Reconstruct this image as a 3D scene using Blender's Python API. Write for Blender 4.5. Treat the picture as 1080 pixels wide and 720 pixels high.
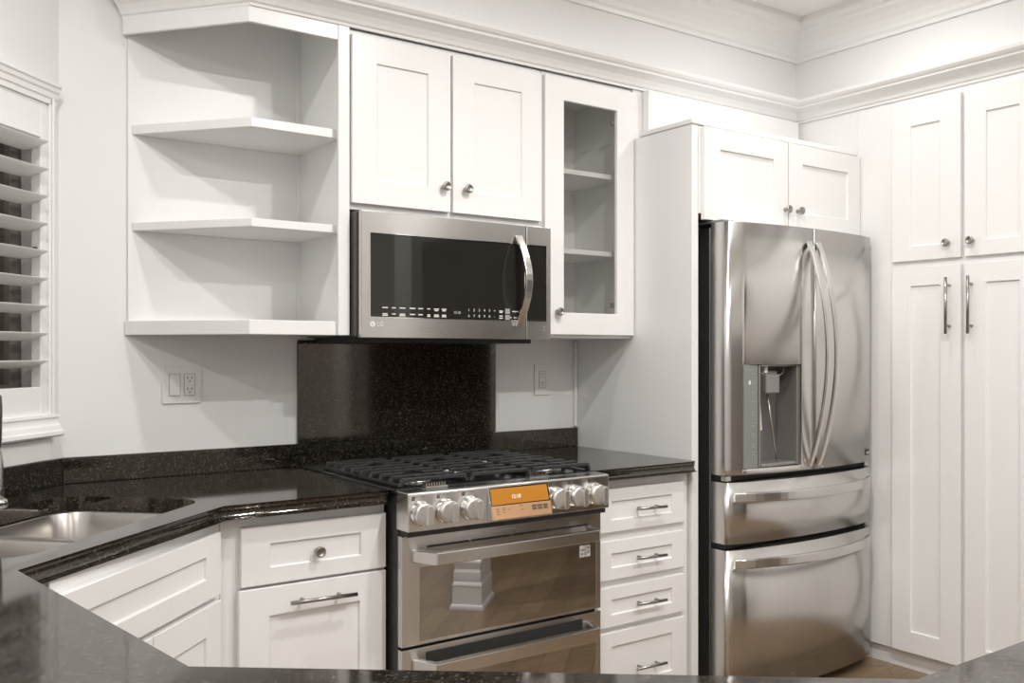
import bpy, bmesh, math, random
from mathutils import Vector, Matrix
random.seed(4)
for o in list(bpy.data.objects): bpy.data.objects.remove(o)
S = bpy.context.scene
COL = S.collection
PI = math.pi
# ------------------------------------------------------------------ camera
CAMZ = 1.315
cd = bpy.data.cameras.new('camera'); cam = bpy.data.objects.new('camera', cd); COL.objects.link(cam)
cam.location = (0, 0, CAMZ); cam.rotation_euler = (PI/2, 0, math.radians(54.4 - 90))
cd.sensor_width = 36; cd.lens = 1000/1080*36; cd.shift_y = 11.5/1080; cd.clip_start = .02
S.camera = cam
# ------------------------------------------------------------------ world, light, exposure
W = bpy.data.worlds.new('world'); S.world = W; W.use_nodes = True
W.node_tree.nodes['Background'].inputs[0].default_value = (.20, .19, .175, 1)
W.node_tree.nodes['Background'].inputs[1].default_value = .8
S.view_settings.view_transform = 'Standard'; S.view_settings.look = 'None'
S.view_settings.gamma = 1; S.view_settings.use_curve_mapping = False
S.view_settings.exposure = 0.73
CEIL = 2.80
LAMP_COL = (1.0, .978, .952)
LAMPS = [(1.85, 1.5, 13), (1.85, .55, 20), (-.35, .3, 11), (3.06, 2.12, 3.2), (.3, 2.0, 7), (3.0, .5, 5), (.7, -.9, 6), (2.3, -.9, 5),
         (-1.4, -.9, 7), (.7, -2.5, 5), (2.3, -2.5, 5), (-1.4, -2.5, 5)]
# ------------------------------------------------------------------ materials
def mat(name, col, rough=.5, metal=0., **k):
    m = bpy.data.materials.new(name); m.use_nodes = True
    b = m.node_tree.nodes['Principled BSDF']
    b.inputs['Base Color'].default_value = (*col, 1); b.inputs['Roughness'].default_value = rough
    b.inputs['Metallic'].default_value = metal
    for kk, v in k.items(): b.inputs[kk.replace('_', ' ')].default_value = v
    return m
def nodes(m): return m.node_tree.nodes, m.node_tree.links, m.node_tree.nodes['Principled BSDF']
def noise(m, scale, det=4, vec=None, rough=.5, stretch=None):
    n, l, b = nodes(m)
    t = n.new('ShaderNodeTexCoord'); x = n.new('ShaderNodeTexNoise')
    x.inputs['Scale'].default_value = scale; x.inputs['Detail'].default_value = det; x.inputs['Roughness'].default_value = rough
    if stretch:
        mp = n.new('ShaderNodeMapping'); mp.inputs['Scale'].default_value = stretch
        l.new(t.outputs['Object'], mp.inputs[0]); l.new(mp.outputs[0], x.inputs['Vector'])
    else: l.new(t.outputs['Object'], x.inputs['Vector'])
    return x
def ramp(m, src, stops):
    n, l, b = nodes(m); r = n.new('ShaderNodeValToRGB'); e = r.color_ramp.elements
    while len(e) < len(stops): e.new(.5)
    for el, (p, c) in zip(e, stops): el.position = p; el.color = (*c, 1)
    l.new(src, r.inputs[0]); return r
def paint(name, col, rough, bump=.02, sc=60):
    m = mat(name, col, rough); n, l, b = nodes(m); x = noise(m, sc, 3)
    bp = n.new('ShaderNodeBump'); bp.inputs['Strength'].default_value = bump; bp.inputs['Distance'].default_value = .01
    l.new(x.outputs['Fac'], bp.inputs['Height']); l.new(bp.outputs[0], b.inputs['Normal']); return m
M = {}
M['wall'] = paint('wall_paint', (.83, .828, .82), .55, .03)
M['ceil'] = paint('ceiling_paint', (.92, .915, .905), .7, .03)
M['trim'] = paint('trim_paint', (.88, .877, .865), .35, .01)
M['cab'] = paint('cabinet_paint', (.85, .845, .835), .32, .012, 25)
M['dark'] = mat('dark_gap', (.02, .02, .02), .6)
M['plate'] = mat('white_plastic', (.82, .81, .79), .3)
def granite():
    m = mat('granite', (.01, .01, .01), .07); n, l, b = nodes(m)
    b.inputs['IOR'].default_value = 1.75; b.inputs['Specular Tint'].default_value = (1, .93, .84, 1)
    t = n.new('ShaderNodeTexCoord')
    v = n.new('ShaderNodeTexVoronoi'); v.inputs['Scale'].default_value = 280; l.new(t.outputs['Object'], v.inputs['Vector'])
    a = noise(m, 60, 6, rough=.7); c = noise(m, 130, 3, rough=.6)
    r1 = ramp(m, a.outputs['Fac'], [(.35, (.007, .006, .0052)), (.52, (.012, .010, .008)), (.64, (.024, .019, .013)), (.76, (.06, .049, .034))])
    sep = n.new('ShaderNodeSeparateColor'); l.new(v.outputs['Color'], sep.inputs[0])
    r2 = ramp(m, sep.outputs[0], [(.0, (0, 0, 0)), (.82, (0, 0, 0)), (.88, (.5, .5, .5)), (1, (1, 1, 1))])
    r3 = ramp(m, sep.outputs[1], [(0, (.10, .105, .10)), (.5, (.15, .115, .065)), (1, (.20, .185, .165))])
    mx = n.new('ShaderNodeMix'); mx.data_type = 'RGBA'
    mu = n.new('ShaderNodeMath'); mu.operation = 'MULTIPLY'; l.new(r2.outputs[0], mu.inputs[0]); l.new(c.outputs['Fac'], mu.inputs[1])
    l.new(mu.outputs[0], mx.inputs['Factor']); l.new(r1.outputs[0], mx.inputs['A']); l.new(r3.outputs[0], mx.inputs['B'])
    l.new(mx.outputs['Result'], b.inputs['Base Color'])
    return m
M['granite'] = granite()
def steel(name, col, rough, an=.55, stretch=(2, 2, 260)):
    m = mat(name, col, rough, 1.0); n, l, b = nodes(m)
    b.inputs['Anisotropic'].default_value = an; b.inputs['Anisotropic Rotation'].default_value = .25
    tg = n.new('ShaderNodeTangent'); tg.direction_type = 'RADIAL'; tg.axis = 'Z'
    l.new(tg.outputs[0], b.inputs['Tangent'])
    x = noise(m, 3, 3, stretch=stretch)
    mr = n.new('ShaderNodeMapRange'); mr.inputs['To Min'].default_value = rough*.97; mr.inputs['To Max'].default_value = rough*1.03
    l.new(x.outputs['Fac'], mr.inputs['Value']); l.new(mr.outputs[0], b.inputs['Roughness'])
    return m
M['steel'] = steel('brushed_stainless', (.64, .625, .605), .27, .75)
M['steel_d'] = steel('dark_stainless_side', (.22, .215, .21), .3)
M['handle'] = steel('handle_stainless', (.66, .645, .625), .24, 0)
M['sink'] = steel('sink_stainless', (.56, .535, .505), .28, .2)
M['knobm'] = steel('range_knob_metal', (.80, .785, .76), .32, 0)
M['chrome'] = mat('chrome', (.85, .84, .82), .08, 1.)
M['nickel'] = mat('satin_nickel', (.36, .345, .325), .28, 1.)
M['nickel_l'] = mat('satin_nickel_cap', (.55, .535, .51), .25, 1.)
M['bglass'] = mat('black_glass', (.022, .020, .018), .03, 0., Specular_IOR_Level=.5)
M['oglass'] = mat('oven_glass', (.035, .031, .028), .02, 0., Specular_IOR_Level=1.0, IOR=2.8)
M['enamel'] = mat('black_enamel', (.012, .012, .012), .15)
M['iron'] = paint('cast_iron', (.022, .022, .021), .42, .15, 300)
M['blackp'] = mat('black_plastic', (.02, .02, .02), .4)
M['greyp'] = mat('grey_plastic', (.22, .225, .215), .3)
M['greyd'] = mat('dispenser_grey', (.30, .29, .28), .35, .6)
M['orange'] = mat('orange_screen', (.47, .20, .03), .12)
M['peach'] = mat('peach_panel', (.80, .48, .27), .25, .55)  # plain peach tint for the touch panel
M['print_w'] = mat('white_print', (.75, .75, .72), .5)
M['print_g'] = mat('grey_print', (.33, .33, .32), .5)
M['print_k'] = mat('black_print', (.05, .05, .05), .5)
M['film'] = mat('clear_tape', (.75, .72, .68), .25)
M['screen'] = mat('lit_digits', (.5, .5, .5), .5, 0., Emission_Color=(1, .95, .88, 1), Emission_Strength=.35)
M['mwdigit'] = mat('dim_lit_digits', (.2, .2, .2), .5, 0., Emission_Color=(.8, .85, .85, 1), Emission_Strength=.22)
M['lens'] = mat('lamp_lens', (.9, .9, .9), .5, 0., Emission_Color=(1, .95, .88, 1), Emission_Strength=14)
def glass(name, tint, refl):
    m = bpy.data.materials.new(name); m.use_nodes = True; n, l = m.node_tree.nodes, m.node_tree.links
    n.remove(n['Principled BSDF']); out = n['Material Output']
    tr = n.new('ShaderNodeBsdfTransparent'); tr.inputs[0].default_value = (*tint, 1)
    g = n.new('ShaderNodeBsdfGlossy'); g.inputs['Roughness'].default_value = .02
    fr = n.new('ShaderNodeFresnel'); ge = n.new('ShaderNodeNewGeometry'); mr = n.new('ShaderNodeMapRange')
    mr.inputs['To Min'].default_value = refl; mr.inputs['To Max'].default_value = 1/refl
    l.new(ge.outputs['Backfacing'], mr.inputs['Value']); l.new(mr.outputs[0], fr.inputs[0])
    mx = n.new('ShaderNodeMixShader'); l.new(fr.outputs[0], mx.inputs[0]); l.new(tr.outputs[0], mx.inputs[1]); l.new(g.outputs[0], mx.inputs[2])
    l.new(mx.outputs[0], out.inputs[0]); return m
M['pane'] = glass('cabinet_pane', (.90, .90, .89), 1.5)
M['wpane'] = glass('window_pane', (.85, .86, .86), 1.5)
def wood():
    m = mat('oak_floor', (.4, .2, .07), .28); n, l, b = nodes(m)
    t = n.new('ShaderNodeTexCoord'); mp = n.new('ShaderNodeMapping'); mp.inputs['Rotation'].default_value = (0, 0, math.radians(45))
    l.new(t.outputs['Object'], mp.inputs[0])
    br = n.new('ShaderNodeTexBrick'); br.inputs['Scale'].default_value = 1; br.inputs['Brick Width'].default_value = .9; br.inputs['Row Height'].default_value = .11
    br.inputs['Mortar Size'].default_value = .0015; br.inputs['Color1'].default_value = (.29, .20, .117, 1); br.inputs['Color2'].default_value = (.21, .14, .080, 1)
    br.inputs['Mortar'].default_value = (.08, .04, .015, 1)
    l.new(mp.outputs[0], br.inputs['Vector'])
    mp2 = n.new('ShaderNodeMapping'); mp2.inputs['Rotation'].default_value = (0, 0, math.radians(45)); mp2.inputs['Scale'].default_value = (3, 40, 1)
    l.new(t.outputs['Object'], mp2.inputs[0])
    x = n.new('ShaderNodeTexNoise'); x.inputs['Scale'].default_value = 1.2; x.inputs['Detail'].default_value = 5; l.new(mp2.outputs[0], x.inputs['Vector'])
    r = ramp(m, x.outputs['Fac'], [(.3, (.62, .62, .62)), (.7, (1.15, 1.15, 1.15))])
    mx = n.new('ShaderNodeMix'); mx.data_type = 'RGBA'; mx.blend_type = 'MULTIPLY'; mx.inputs['Factor'].default_value = 1
    l.new(br.outputs['Color'], mx.inputs['A']); l.new(r.outputs[0], mx.inputs['B']); l.new(mx.outputs['Result'], b.inputs['Base Color'])
    return m
M['wood'] = wood()
# ------------------------------------------------------------------ mesh helpers
def B(): return bmesh.new()
def box(bm, x0, x1, y0, y1, z0, z1):
    v = [bm.verts.new((x, y, z)) for z in (z0, z1) for y in (y0, y1) for x in (x0, x1)]
    for f in ((0, 2, 3, 1), (4, 5, 7, 6), (0, 1, 5, 4), (2, 6, 7, 3), (0, 4, 6, 2), (1, 3, 7, 5)): bm.faces.new([v[i] for i in f])
    return bm
def ccw(p):
    return p if sum(p[i-1][0]*p[i][1]-p[i][0]*p[i-1][1] for i in range(len(p))) > 0 else p[::-1]
def prism(bm, pts, a0, a1, axis='z'):
    """extrude a 2-D outline: axis z -> (x,y), axis x -> (y,z), axis y -> (x,z)"""
    f = {'z': lambda p, a: (p[0], p[1], a), 'x': lambda p, a: (a, p[0], p[1]), 'y': lambda p, a: (p[0], a, p[1])}[axis]
    pts = ccw(list(pts)); n = len(pts)
    if axis == 'y': a0, a1 = a1, a0
    lo = [bm.verts.new(f(p, a0)) for p in pts]; hi = [bm.verts.new(f(p, a1)) for p in pts]
    bm.faces.new(lo[::-1]); bm.faces.new(hi)
    for i in range(n): bm.faces.new((lo[i], lo[(i+1) % n], hi[(i+1) % n], hi[i]))
    return bm
def loft(bm, rings, closed=True, cap0=True, cap1=True, smooth=False):
    V = [[bm.verts.new(p) for p in r] for r in rings]
    n = len(V[0])
    for a, b in zip(V, V[1:]):
        for i in range(n if closed else n-1):
            f = bm.faces.new((a[i], a[(i+1) % n], b[(i+1) % n], b[i])); f.smooth = smooth
    if cap0: bm.faces.new(V[0][::-1])
    if cap1: bm.faces.new(V[-1])
    return V
def tube(bm, pts, r, seg=12, flat=1.0, smooth=True):
    pts = [Vector(p) for p in pts]; rings = []; up = None
    for i, p in enumerate(pts):
        d = (pts[min(i+1, len(pts)-1)] - pts[max(i-1, 0)]).normalized()
        if up is None: up = Vector((0, 0, 1)) if abs(d.z) < .9 else Vector((1, 0, 0))
        s = d.cross(up).normalized(); up = s.cross(d).normalized()
        rr = r[i] if isinstance(r, (list, tuple)) else r
        rings.append([p + s*rr*math.cos(2*PI*k/seg) + up*rr*flat*math.sin(2*PI*k/seg) for k in range(seg)])
    loft(bm, rings, smooth=smooth); return bm
def lathe(bm, prof, o, ax, seg=24, smooth=True):
    o = Vector(o); ax = Vector(ax).normalized(); t = Vector((0, 0, 1)) if abs(ax.z) < .9 else Vector((1, 0, 0))
    u = ax.cross(t).normalized(); w = ax.cross(u)
    rings = [[o + ax*h + (u*math.cos(2*PI*k/seg) + w*math.sin(2*PI*k/seg))*max(r, 1e-5) for k in range(seg)] for r, h in prof]
    loft(bm, rings, smooth=smooth); return bm
def bar(bm, a, b, wx, wz):
    """rectangular bar between two points, wx wide (horizontal), wz high"""
    a, b = Vector(a), Vector(b); d = (b-a).normalized(); t = Vector((0, 0, 1)) if abs(d.z) < .95 else Vector((0, 1, 0))
    s = d.cross(t).normalized()*wx/2; u = s.cross(d).normalized()*wz/2
    loft(bm, [[p+s+u, p-s+u, p-s-u, p+s-u] for p in (a, b)]); return bm
def bevel(bm, w, seg=1, ang=.6):
    bm.normal_update()
    es = [e for e in bm.edges if len(e.link_faces) == 2 and e.calc_face_angle(0) > ang]
    if es: bmesh.ops.bevel(bm, geom=es, offset=w, segments=seg, affect='EDGES', profile=.5, clamp_overlap=True)
    return bm
def obj(name, bm, m, parent=None, bev=0, seg=1, loc=None):
    bmesh.ops.recalc_face_normals(bm, faces=bm.faces[:])
    if bev: bevel(bm, bev, seg)
    me = bpy.data.meshes.new(name); bm.to_mesh(me); bm.free(); me.materials.append(m)
    o = bpy.data.objects.new(name, me); COL.objects.link(o)
    if parent: o.parent = parent
    if loc: o.location = loc
    return o
def tag(o, label, cat, group=None):
    o['label'] = label; o['category'] = cat
    if group: o['group'] = group
    return o
def thing(name, label, cat, loc=(0, 0, 0), rz=0, group=None):
    o = bpy.data.objects.new(name, None); COL.objects.link(o); o.location = loc; o.rotation_euler = (0, 0, rz); o.empty_display_size = .05
    return tag(o, label, cat, group)
def struct(name, bm, m, bev=0, parent=None, **k):
    o = obj(name, bm, m, parent, bev, **k)
    if not parent: o['kind'] = 'structure'
    return o
def rr(x0, x1, y0, y1, r, n=6):
    pts = []
    for cx, cy, a in ((x1-r, y1-r, 0), (x0+r, y1-r, 90), (x0+r, y0+r, 180), (x1-r, y0+r, 270)):
        for i in range(n+1):
            t = math.radians(a + 90*i/n); pts.append((cx+r*math.cos(t), cy+r*math.sin(t)))
    return pts
def offset_line(path, d, closed=False):
    """offset a 2-D path to its right-hand side by d with mitred corners; d may be one value per segment"""
    n = len(path); out = []; ns = n if closed else n-1
    ds = d if isinstance(d, (list, tuple)) else [d]*ns
    seg = []
    for i in range(ns):
        a, b = Vector(path[i]), Vector(path[(i+1) % n]); t = (b-a).normalized(); nn = Vector((t.y, -t.x))
        seg.append((a+nn*ds[i], t, nn))
    for i in range(n):
        if not closed and i == 0: out.append(tuple(seg[0][0])); continue
        if not closed and i == n-1: out.append(tuple(Vector(path[-1])+seg[-1][2]*ds[-1])); continue
        p, t, _ = seg[i-1]; q, u, _ = seg[i % ns]
        den = t.x*u.y-t.y*u.x
        if abs(den) < 1e-6: out.append(tuple(q)); continue
        k = ((q.x-p.x)*u.y-(q.y-p.y)*u.x)/den; out.append(tuple(p+t*k))
    return out
def sweep(bm, path, prof):
    """moulding: profile points (out, z) swept along a 2-D path, out to the right-hand side"""
    cols = [[(x, y, z) for x, y in offset_line(path, o)] for o, z in prof]
    rings = [[c[i] for c in cols] for i in range(len(path))]
    loft(bm, rings); return bm
def text_into(bm, s, size, mtx, ext=.0004):
    cu = bpy.data.curves.new('t', 'FONT'); cu.body = s; cu.size = size; cu.align_x = 'CENTER'; cu.align_y = 'CENTER'; cu.extrude = ext
    o = bpy.data.objects.new('t', cu); COL.objects.link(o)
    dg = bpy.context.evaluated_depsgraph_get(); me = bpy.data.meshes.new_from_object(o.evaluated_get(dg))
    me.transform(mtx); bm.from_mesh(me)
    bpy.data.objects.remove(o); bpy.data.curves.remove(cu); bpy.data.meshes.remove(me)
def face_y(x, y, z): return Matrix.Translation((x, y, z)) @ Matrix.Rotation(PI/2, 4, 'X')
# shaker front: flat frame with a recessed centre panel (front towards -y), one closed mesh
def shaker(x0, x1, z0, z1, yf, st=.085, rt=None, rb=None, th=.02, rec=.008, hole=False):
    bm = B(); rt = rt or st; rb = rb or rt
    a, b, c, d = x0+st, x1-st, z0+rb, z1-rt
    def ring(p, q, r, s, y): return [bm.verts.new(v) for v in ((p, y, r), (q, y, r), (q, y, s), (p, y, s))]
    O = ring(x0, x1, z0, z1, yf); I = ring(a, b, c, d, yf); K = ring(x0, x1, z0, z1, yf+th)
    R = ring(a, b, c, d, yf+(th if hole else rec))
    for i in range(4):
        j = (i+1) % 4
        bm.faces.new((O[i], O[j], I[j], I[i])); bm.faces.new((I[i], I[j], R[j], R[i])); bm.faces.new((K[i], K[j], O[j], O[i]))
        if hole: bm.faces.new((R[i], R[j], K[j], K[i]))
    if not hole: bm.faces.new(R); bm.faces.new(K[::-1])
    return bm
knob_me = None
def knob(parent, x, y, z):
    """turned round knob, pointing to -y in its parent's frame"""
    global knob_me
    if knob_me is None:
        bm = B(); lathe(bm, [(.0085, 0), (.0085, -.003), (.006, -.006), (.006, -.014), (.012, -.017), (.0155, -.020), (.0155, -.026), (.0135, -.0285), (.011, -.0285), (.010, -.027), (0, -.027)], (0, 0, 0), (0, 1, 0), 28)
        o = obj('knob', bm, M['nickel'], parent); knob_me = o.data
    else:
        o = bpy.data.objects.new('knob', knob_me); COL.objects.link(o); o.parent = parent
    o.location = (x, y, z); return o
def pull(parent, a, b, y, r=.0058, stand=.032, inset=.22):
    """straight bar pull with two standoffs; a, b = (x, z) ends on the face at y"""
    bm = B(); A = Vector((a[0], y-stand, a[1])); E = Vector((b[0], y-stand, b[1])); tube(bm, [A, E], r, 14)
    for t in (inset, 1-inset):
        p = A.lerp(E, t); tube(bm, [p, (p.x, y, p.z)], r*.8, 10)
    return obj('bar_handle', bm, M['nickel'], parent)
# ------------------------------------------------------------------ the room
C0 = (.56, 3.16)                    # where the window wall meets the back wall
R2 = math.sqrt(.5)
def diag(s, t): return (C0[0]-R2*s+R2*t, C0[1]-R2*s-R2*t)   # s along the window wall to the left, t out into the room
YW = 3.16
fl = B(); box(fl, -3.2, 5.5, -3.7, 3.4, -.05, 0); struct('floor', fl, M['wood'])
ce = B(); box(ce, -3.2, 5.5, -3.7, 3.4, CEIL, CEIL+.05); struct('ceiling', ce, M['ceil'])
w = B(); box(w, .50, 4.4, YW, YW+.12, 0, CEIL); struct('wall_back', w, M['wall'])
# window wall, 45 degrees, with the window opening; local frame: x = -s, y into the wall
WS0, WS1, WZ0, WZ1 = .075, .90, 1.17, 2.0
wd = B()
box(wd, -WS0, .06, 0, .12, 0, CEIL); box(wd, -1.32, -WS1, 0, .12, 0, CEIL)
box(wd, -WS1, -WS0, 0, .12, 0, WZ0); box(wd, -WS1, -WS0, 0, .12, WZ1, CEIL)
ww = struct('wall_window', wd, M['wall']); ww.location = (C0[0], C0[1], 0); ww.rotation_euler = (0, 0, PI/4)
p = diag(1.3, 0)
w = B(); box(w, -.49, -.37, .80, 2.30, 0, CEIL); struct('wall_left', w, M['wall'])
w = B(); box(w, -2.62, -.49, .80, .92, 0, CEIL); struct('wall_jog', w, M['wall'])
w = B(); box(w, -2.74, -2.62, -3.5, .92, 0, CEIL); struct('wall_far', w, M['wall'])
w = B(); box(w, -2.74, 4.4, -3.62, -3.5, 0, CEIL); struct('wall_rear', w, M['wall'])
w = B(); box(w, 3.62, 3.74, -3.5, -1.05, 0, CEIL); box(w, 3.62, 3.74, 1.0, 1.62, 0, CEIL); box(w, 3.62, 3.74, -1.05, 1.0, 2.15, CEIL); struct('wall_right', w, M['wall'])  # opening added so microwave and granite mirror the dark space behind it
M['added_hall'] = paint('added_hall_brown', (.13, .085, .062), .6)  # unseen brown passage, added to darken reflections in microwave and granite
w = B(); box(w, 5.4, 5.5, -1.3, 1.4, 0, CEIL); box(w, 3.74, 5.4, -1.3, -1.2, 0, CEIL); box(w, 3.74, 5.4, 1.3, 1.4, 0, CEIL); struct('wall_added_hall', w, M['added_hall'])
w = B(); prism(w, [(.745, YW), (1.03, 2.80), (3.62, 2.80), (3.62, 1.62), (4.4, 1.62), (4.4, YW)], 2.51, CEIL)
prism(w, [(1.357, YW), (1.357, 2.80), (3.62, 2.80), (3.62, 1.62), (4.4, 1.62), (4.4, YW)], 2.372, 2.51)
prism(w, [(.745, YW), (1.03, 2.80), (1.357, 2.80), (1.357, 2.82), (1.042, 2.82), (.769, YW)], 2.368, 2.51)
struct('wall_soffit', w, M['wall'])
w = B(); box(w, 4.28, 4.4, 1.62, YW, 0, 2.372); struct('wall_pantry', w, M['wall'])
# crown mouldings
path = [(.748, 3.155), (1.03, 2.80), (3.62, 2.80), (3.62, -3.4)]
cr = B()
sweep(cr, path, [(0, 2.366), (.008, 2.366), (.010, 2.374), (.016, 2.378), (.022, 2.388), (.034, 2.402), (.050, 2.413), (.062, 2.419), (.064, 2.427), (.073, 2.431), (.082, 2.440), (.085, 2.452), (0, 2.456)])
struct('trim_1', cr, M['trim'])
cr = B()
sweep(cr, path, [(0, 2.645), (.012, 2.645), (.014, 2.660), (.024, 2.668), (.028, 2.684), (.045, 2.706), (.075, 2.728), (.098, 2.738), (.102, 2.752), (.118, 2.758), (.130, 2.776), (.132, 2.80), (0, 2.80)])
struct('trim_2', cr, M['trim'])
# board below the crown, over the refrigerator
w = B(); box(w, 2.60, 3.62, 2.802, 2.83, 2.10, 2.372); struct('wall_bulkhead', w, M['wall'])
w = B(); box(w, 2.652, 3.595, 2.765, 2.80, 2.10, 2.366); struct('trim_3', w, M['trim'], .002)
w = B(); box(w, 2.585, 2.598, YW-.014, YW-.002, .998, 1.36); struct('trim_4', w, M['trim'], .002)
# panel that closes the side of the pantry beside the refrigerator
# ------------------------------------------------------------------ window and shutter (frame rotated 45 degrees)
win = bpy.data.objects.new('window_1', None); COL.objects.link(win); win.location = (C0[0], C0[1], 0); win.rotation_euler = (0, 0, PI/4); win['kind'] = 'structure'
f = B()
for x0, x1, z0, z1 in ((-WS1, -WS1+.05, WZ0, WZ1), (-WS0-.05, -WS0, WZ0, WZ1), (-WS1+.05, -WS0-.05, WZ0, WZ0+.05), (-WS1+.05, -WS0-.05, WZ1-.05, WZ1), (-.50, -.465, WZ0+.05, WZ1-.05)):
    box(f, x0, x1, .07, .11, z0, z1)
obj('window_frame', f, mat('bronze_frame', (.17, .15, .13), .4), win, .002)
f = B(); box(f, -WS1+.05, -WS0-.05, .088, .092, WZ0+.05, WZ1-.05); obj('glass_pane', f, M['wpane'], win)
# casing: stiles and crowned head, moulded sill
f = B()
def casing(f, x0, x1, z0, z1):
    box(f, x0, x1, -.018, 0, z0, z1)
casing(f, -.066, -.042, 1.09, 2.085); casing(f, -.936, -.912, 1.09, 2.085)
box(f, -.060, -.048, -.024, -.018, 1.09, 2.085); box(f, -.930, -.918, -.024, -.018, 1.09, 2.085)
obj('casing', f, M['trim'], win, .003)
f = B(); prism(f, [(0, 2.055), (-.018, 2.055), (-.018, 2.070), (-.023, 2.074), (-.025, 2.088), (-.030, 2.093), (-.032, 2.104), (-.037, 2.108), (-.037, 2.117), (0, 2.118)], -.942, -.036, 'x'); obj('head_moulding', f, M['trim'], win)
f = B(); prism(f, [(0, 1.13), (-.026, 1.13), (-.028, 1.122), (-.022, 1.118), (-.026, 1.104), (-.033, 1.096), (-.036, 1.084), (-.044, 1.080), (-.045, 1.070), (-.038, 1.064), (-.026, 1.062), (0, 1.060)], -.942, -.036, 'x'); obj('sill', f, M['trim'], win)
f = B(); box(f, -.93, -.056, -.012, 0, .995, 1.058); obj('apron', f, M['trim'], win)
# plantation shutter inside the casing
sh = thing('plantation_shutter', 'white wooden shutter with open louvers over the corner sink', 'shutter', (C0[0], C0[1], 0), PI/4)
f = B()
LX0, LX1 = -.435, -.098
def sframe(f, a, b):
    box(f, b, b+.031, -.010, .022, 1.125, 2.055); box(f, a-.031, a, -.010, .022, 1.125, 2.055)
    box(f, a, b, -.010, .022, 1.95, 2.055); box(f, a, b, -.010, .022, 1.125, 1.213)
sframe(f, LX0, LX1); sframe(f, -.880, -.498)
obj('frame', f, M['trim'], sh, .002)
f = B()
tl = math.radians(14)
for a, b in ((LX0, LX1), (-.880, -.498)):
    for k in range(9):
        zc = 1.925-.0806*k
        pr = []
        for i in range(16):
            t = 2*PI*i/16; u, v = .045*math.cos(t), .0055*math.sin(t)
            pr.append((.006+u*math.cos(tl)+v*math.sin(tl), zc-u*math.sin(tl)+v*math.cos(tl)))
        g = B(); prism(g, pr, a+.002, b-.002, 'x'); obj('louver', g, M['trim'], sh)
f = B(); box(f, LX1-.018, LX1-.004, -.004, .006, 1.60, 1.625); obj('latch', f, M['blackp'], sh, .002)
# ------------------------------------------------------------------ worktops
def worktop(name, poly, edged, label, hole=None):
    """granite slab; edged[i] marks the exposed edges that get the rounded nose"""
    poly = list(poly); z1, z0 = .914, .876
    prof = [(.013, z1)]+[(.013-.0105*math.sin(t), z1-.0075*(1-math.cos(t))) for t in (.25, .5, .8, 1.1, 1.4)]+[(.0030, z1-.0085), (.0012, z1-.0105)]+[(.016-.016*math.cos(t), z1-.022-.0155*math.sin(t)) for t in (-.75, -.5, -.25, 0, .25, .5, .75, 1.0, 1.25, 1.5)]+[(.022, z0)]
    bm = B(); rings = []
    for ins, z in prof:
        q = offset_line(poly, [-ins if e else 0 for e in edged], True); rings.append([(x, y, z) for x, y in q])
    V = loft(bm, rings, cap0=False, cap1=hole is None, smooth=True)
    for e in bm.edges:
        if abs(e.verts[0].co.z-e.verts[1].co.z) > 1e-5: e.smooth = False
    top = V[0]
    if hole:
        for ring in (V[0], V[-1]):
            z = ring[0].co.z
            h = [bm.verts.new((x, y, z)) for x, y in hole]
            es = [bm.edges.get((ring[i-1], ring[i])) or bm.edges.new((ring[i-1], ring[i])) for i in range(len(ring))]
            es += [bm.edges.new((h[i-1], h[i])) for i in range(len(h))]
            bmesh.ops.triangle_fill(bm, edges=es, use_beauty=True)
            if ring is V[0]: h0 = h
            else: h1 = h
        n = len(h0)
        for i in range(n): bm.faces.new((h0[i], h0[(i+1) % n], h1[(i+1) % n], h1[i]))
    else: bm.faces.new(top[::-1])
    o = obj(name, bm, M['granite']); return tag(o, label, 'countertop')
# outline runs clockwise seen from above, so its right-hand side is the inside
sink_hole_st = rr(.215, .985, .165, .595, .085, 8)
hole = [diag(s, t) for s, t in sink_hole_st]
polyL = [(1.318, YW-.002), (1.318, 2.465), (.825, 2.465), (.262, 1.955), (.357, 1.219), (1.077, .644), (1.80, .644), (1.80, -.006), (.85, -.006), (-.16, .785), (-.368, .815), (-.368, 2.23), (diag(0, .003)[0], YW-.003)]
# reversed winding check: make clockwise
def cw(p): return ccw(p)[::-1]
def is_ccw(p): return sum(p[i-1][0]*p[i][1]-p[i][0]*p[i-1][1] for i in range(len(p))) > 0
# edges i: polyL[i] -> polyL[i+1]; the list above is clockwise
edL = [False, True, True, True, True, True, True, True, True, True, False, False, False]
worktop('granite_countertop', polyL, edL, 'long black granite worktop with the sink cut-out, bending around the near peninsula', hole)
polyR = [(2.592, YW-.002), (2.592, 2.462), (2.092, 2.462), (2.092, YW-.002)]
worktop('granite_countertop', polyR, [False, True, False, False], 'short black granite worktop between the range and the refrigerator panel')
bs = B(); box(bs, C0[0]+.0088, 2.594, YW-.022, YW-.001, .9145, .994); tag(obj('granite_backsplash', bs, M['granite'], None, .0015), 'low black granite strip along the back wall behind the range', 'backsplash')
bs = B(); box(bs, -1.28, -.0088, -.021, -.001, .9145, .994)
o = tag(obj('granite_backsplash', bs, M['granite'], None, .0015), 'low black granite strip under the shuttered window behind the sink', 'backsplash'); o.location = (C0[0], C0[1], 0); o.rotation_euler = (0, 0, PI/4)
bs = B(); box(bs, 1.329, 2.173, YW-.013, YW-.001, .995, 1.358); tag(obj('granite_slab', bs, M['granite'], None, .001), 'tall black granite slab on the wall between range and microwave', 'backsplash')
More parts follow.
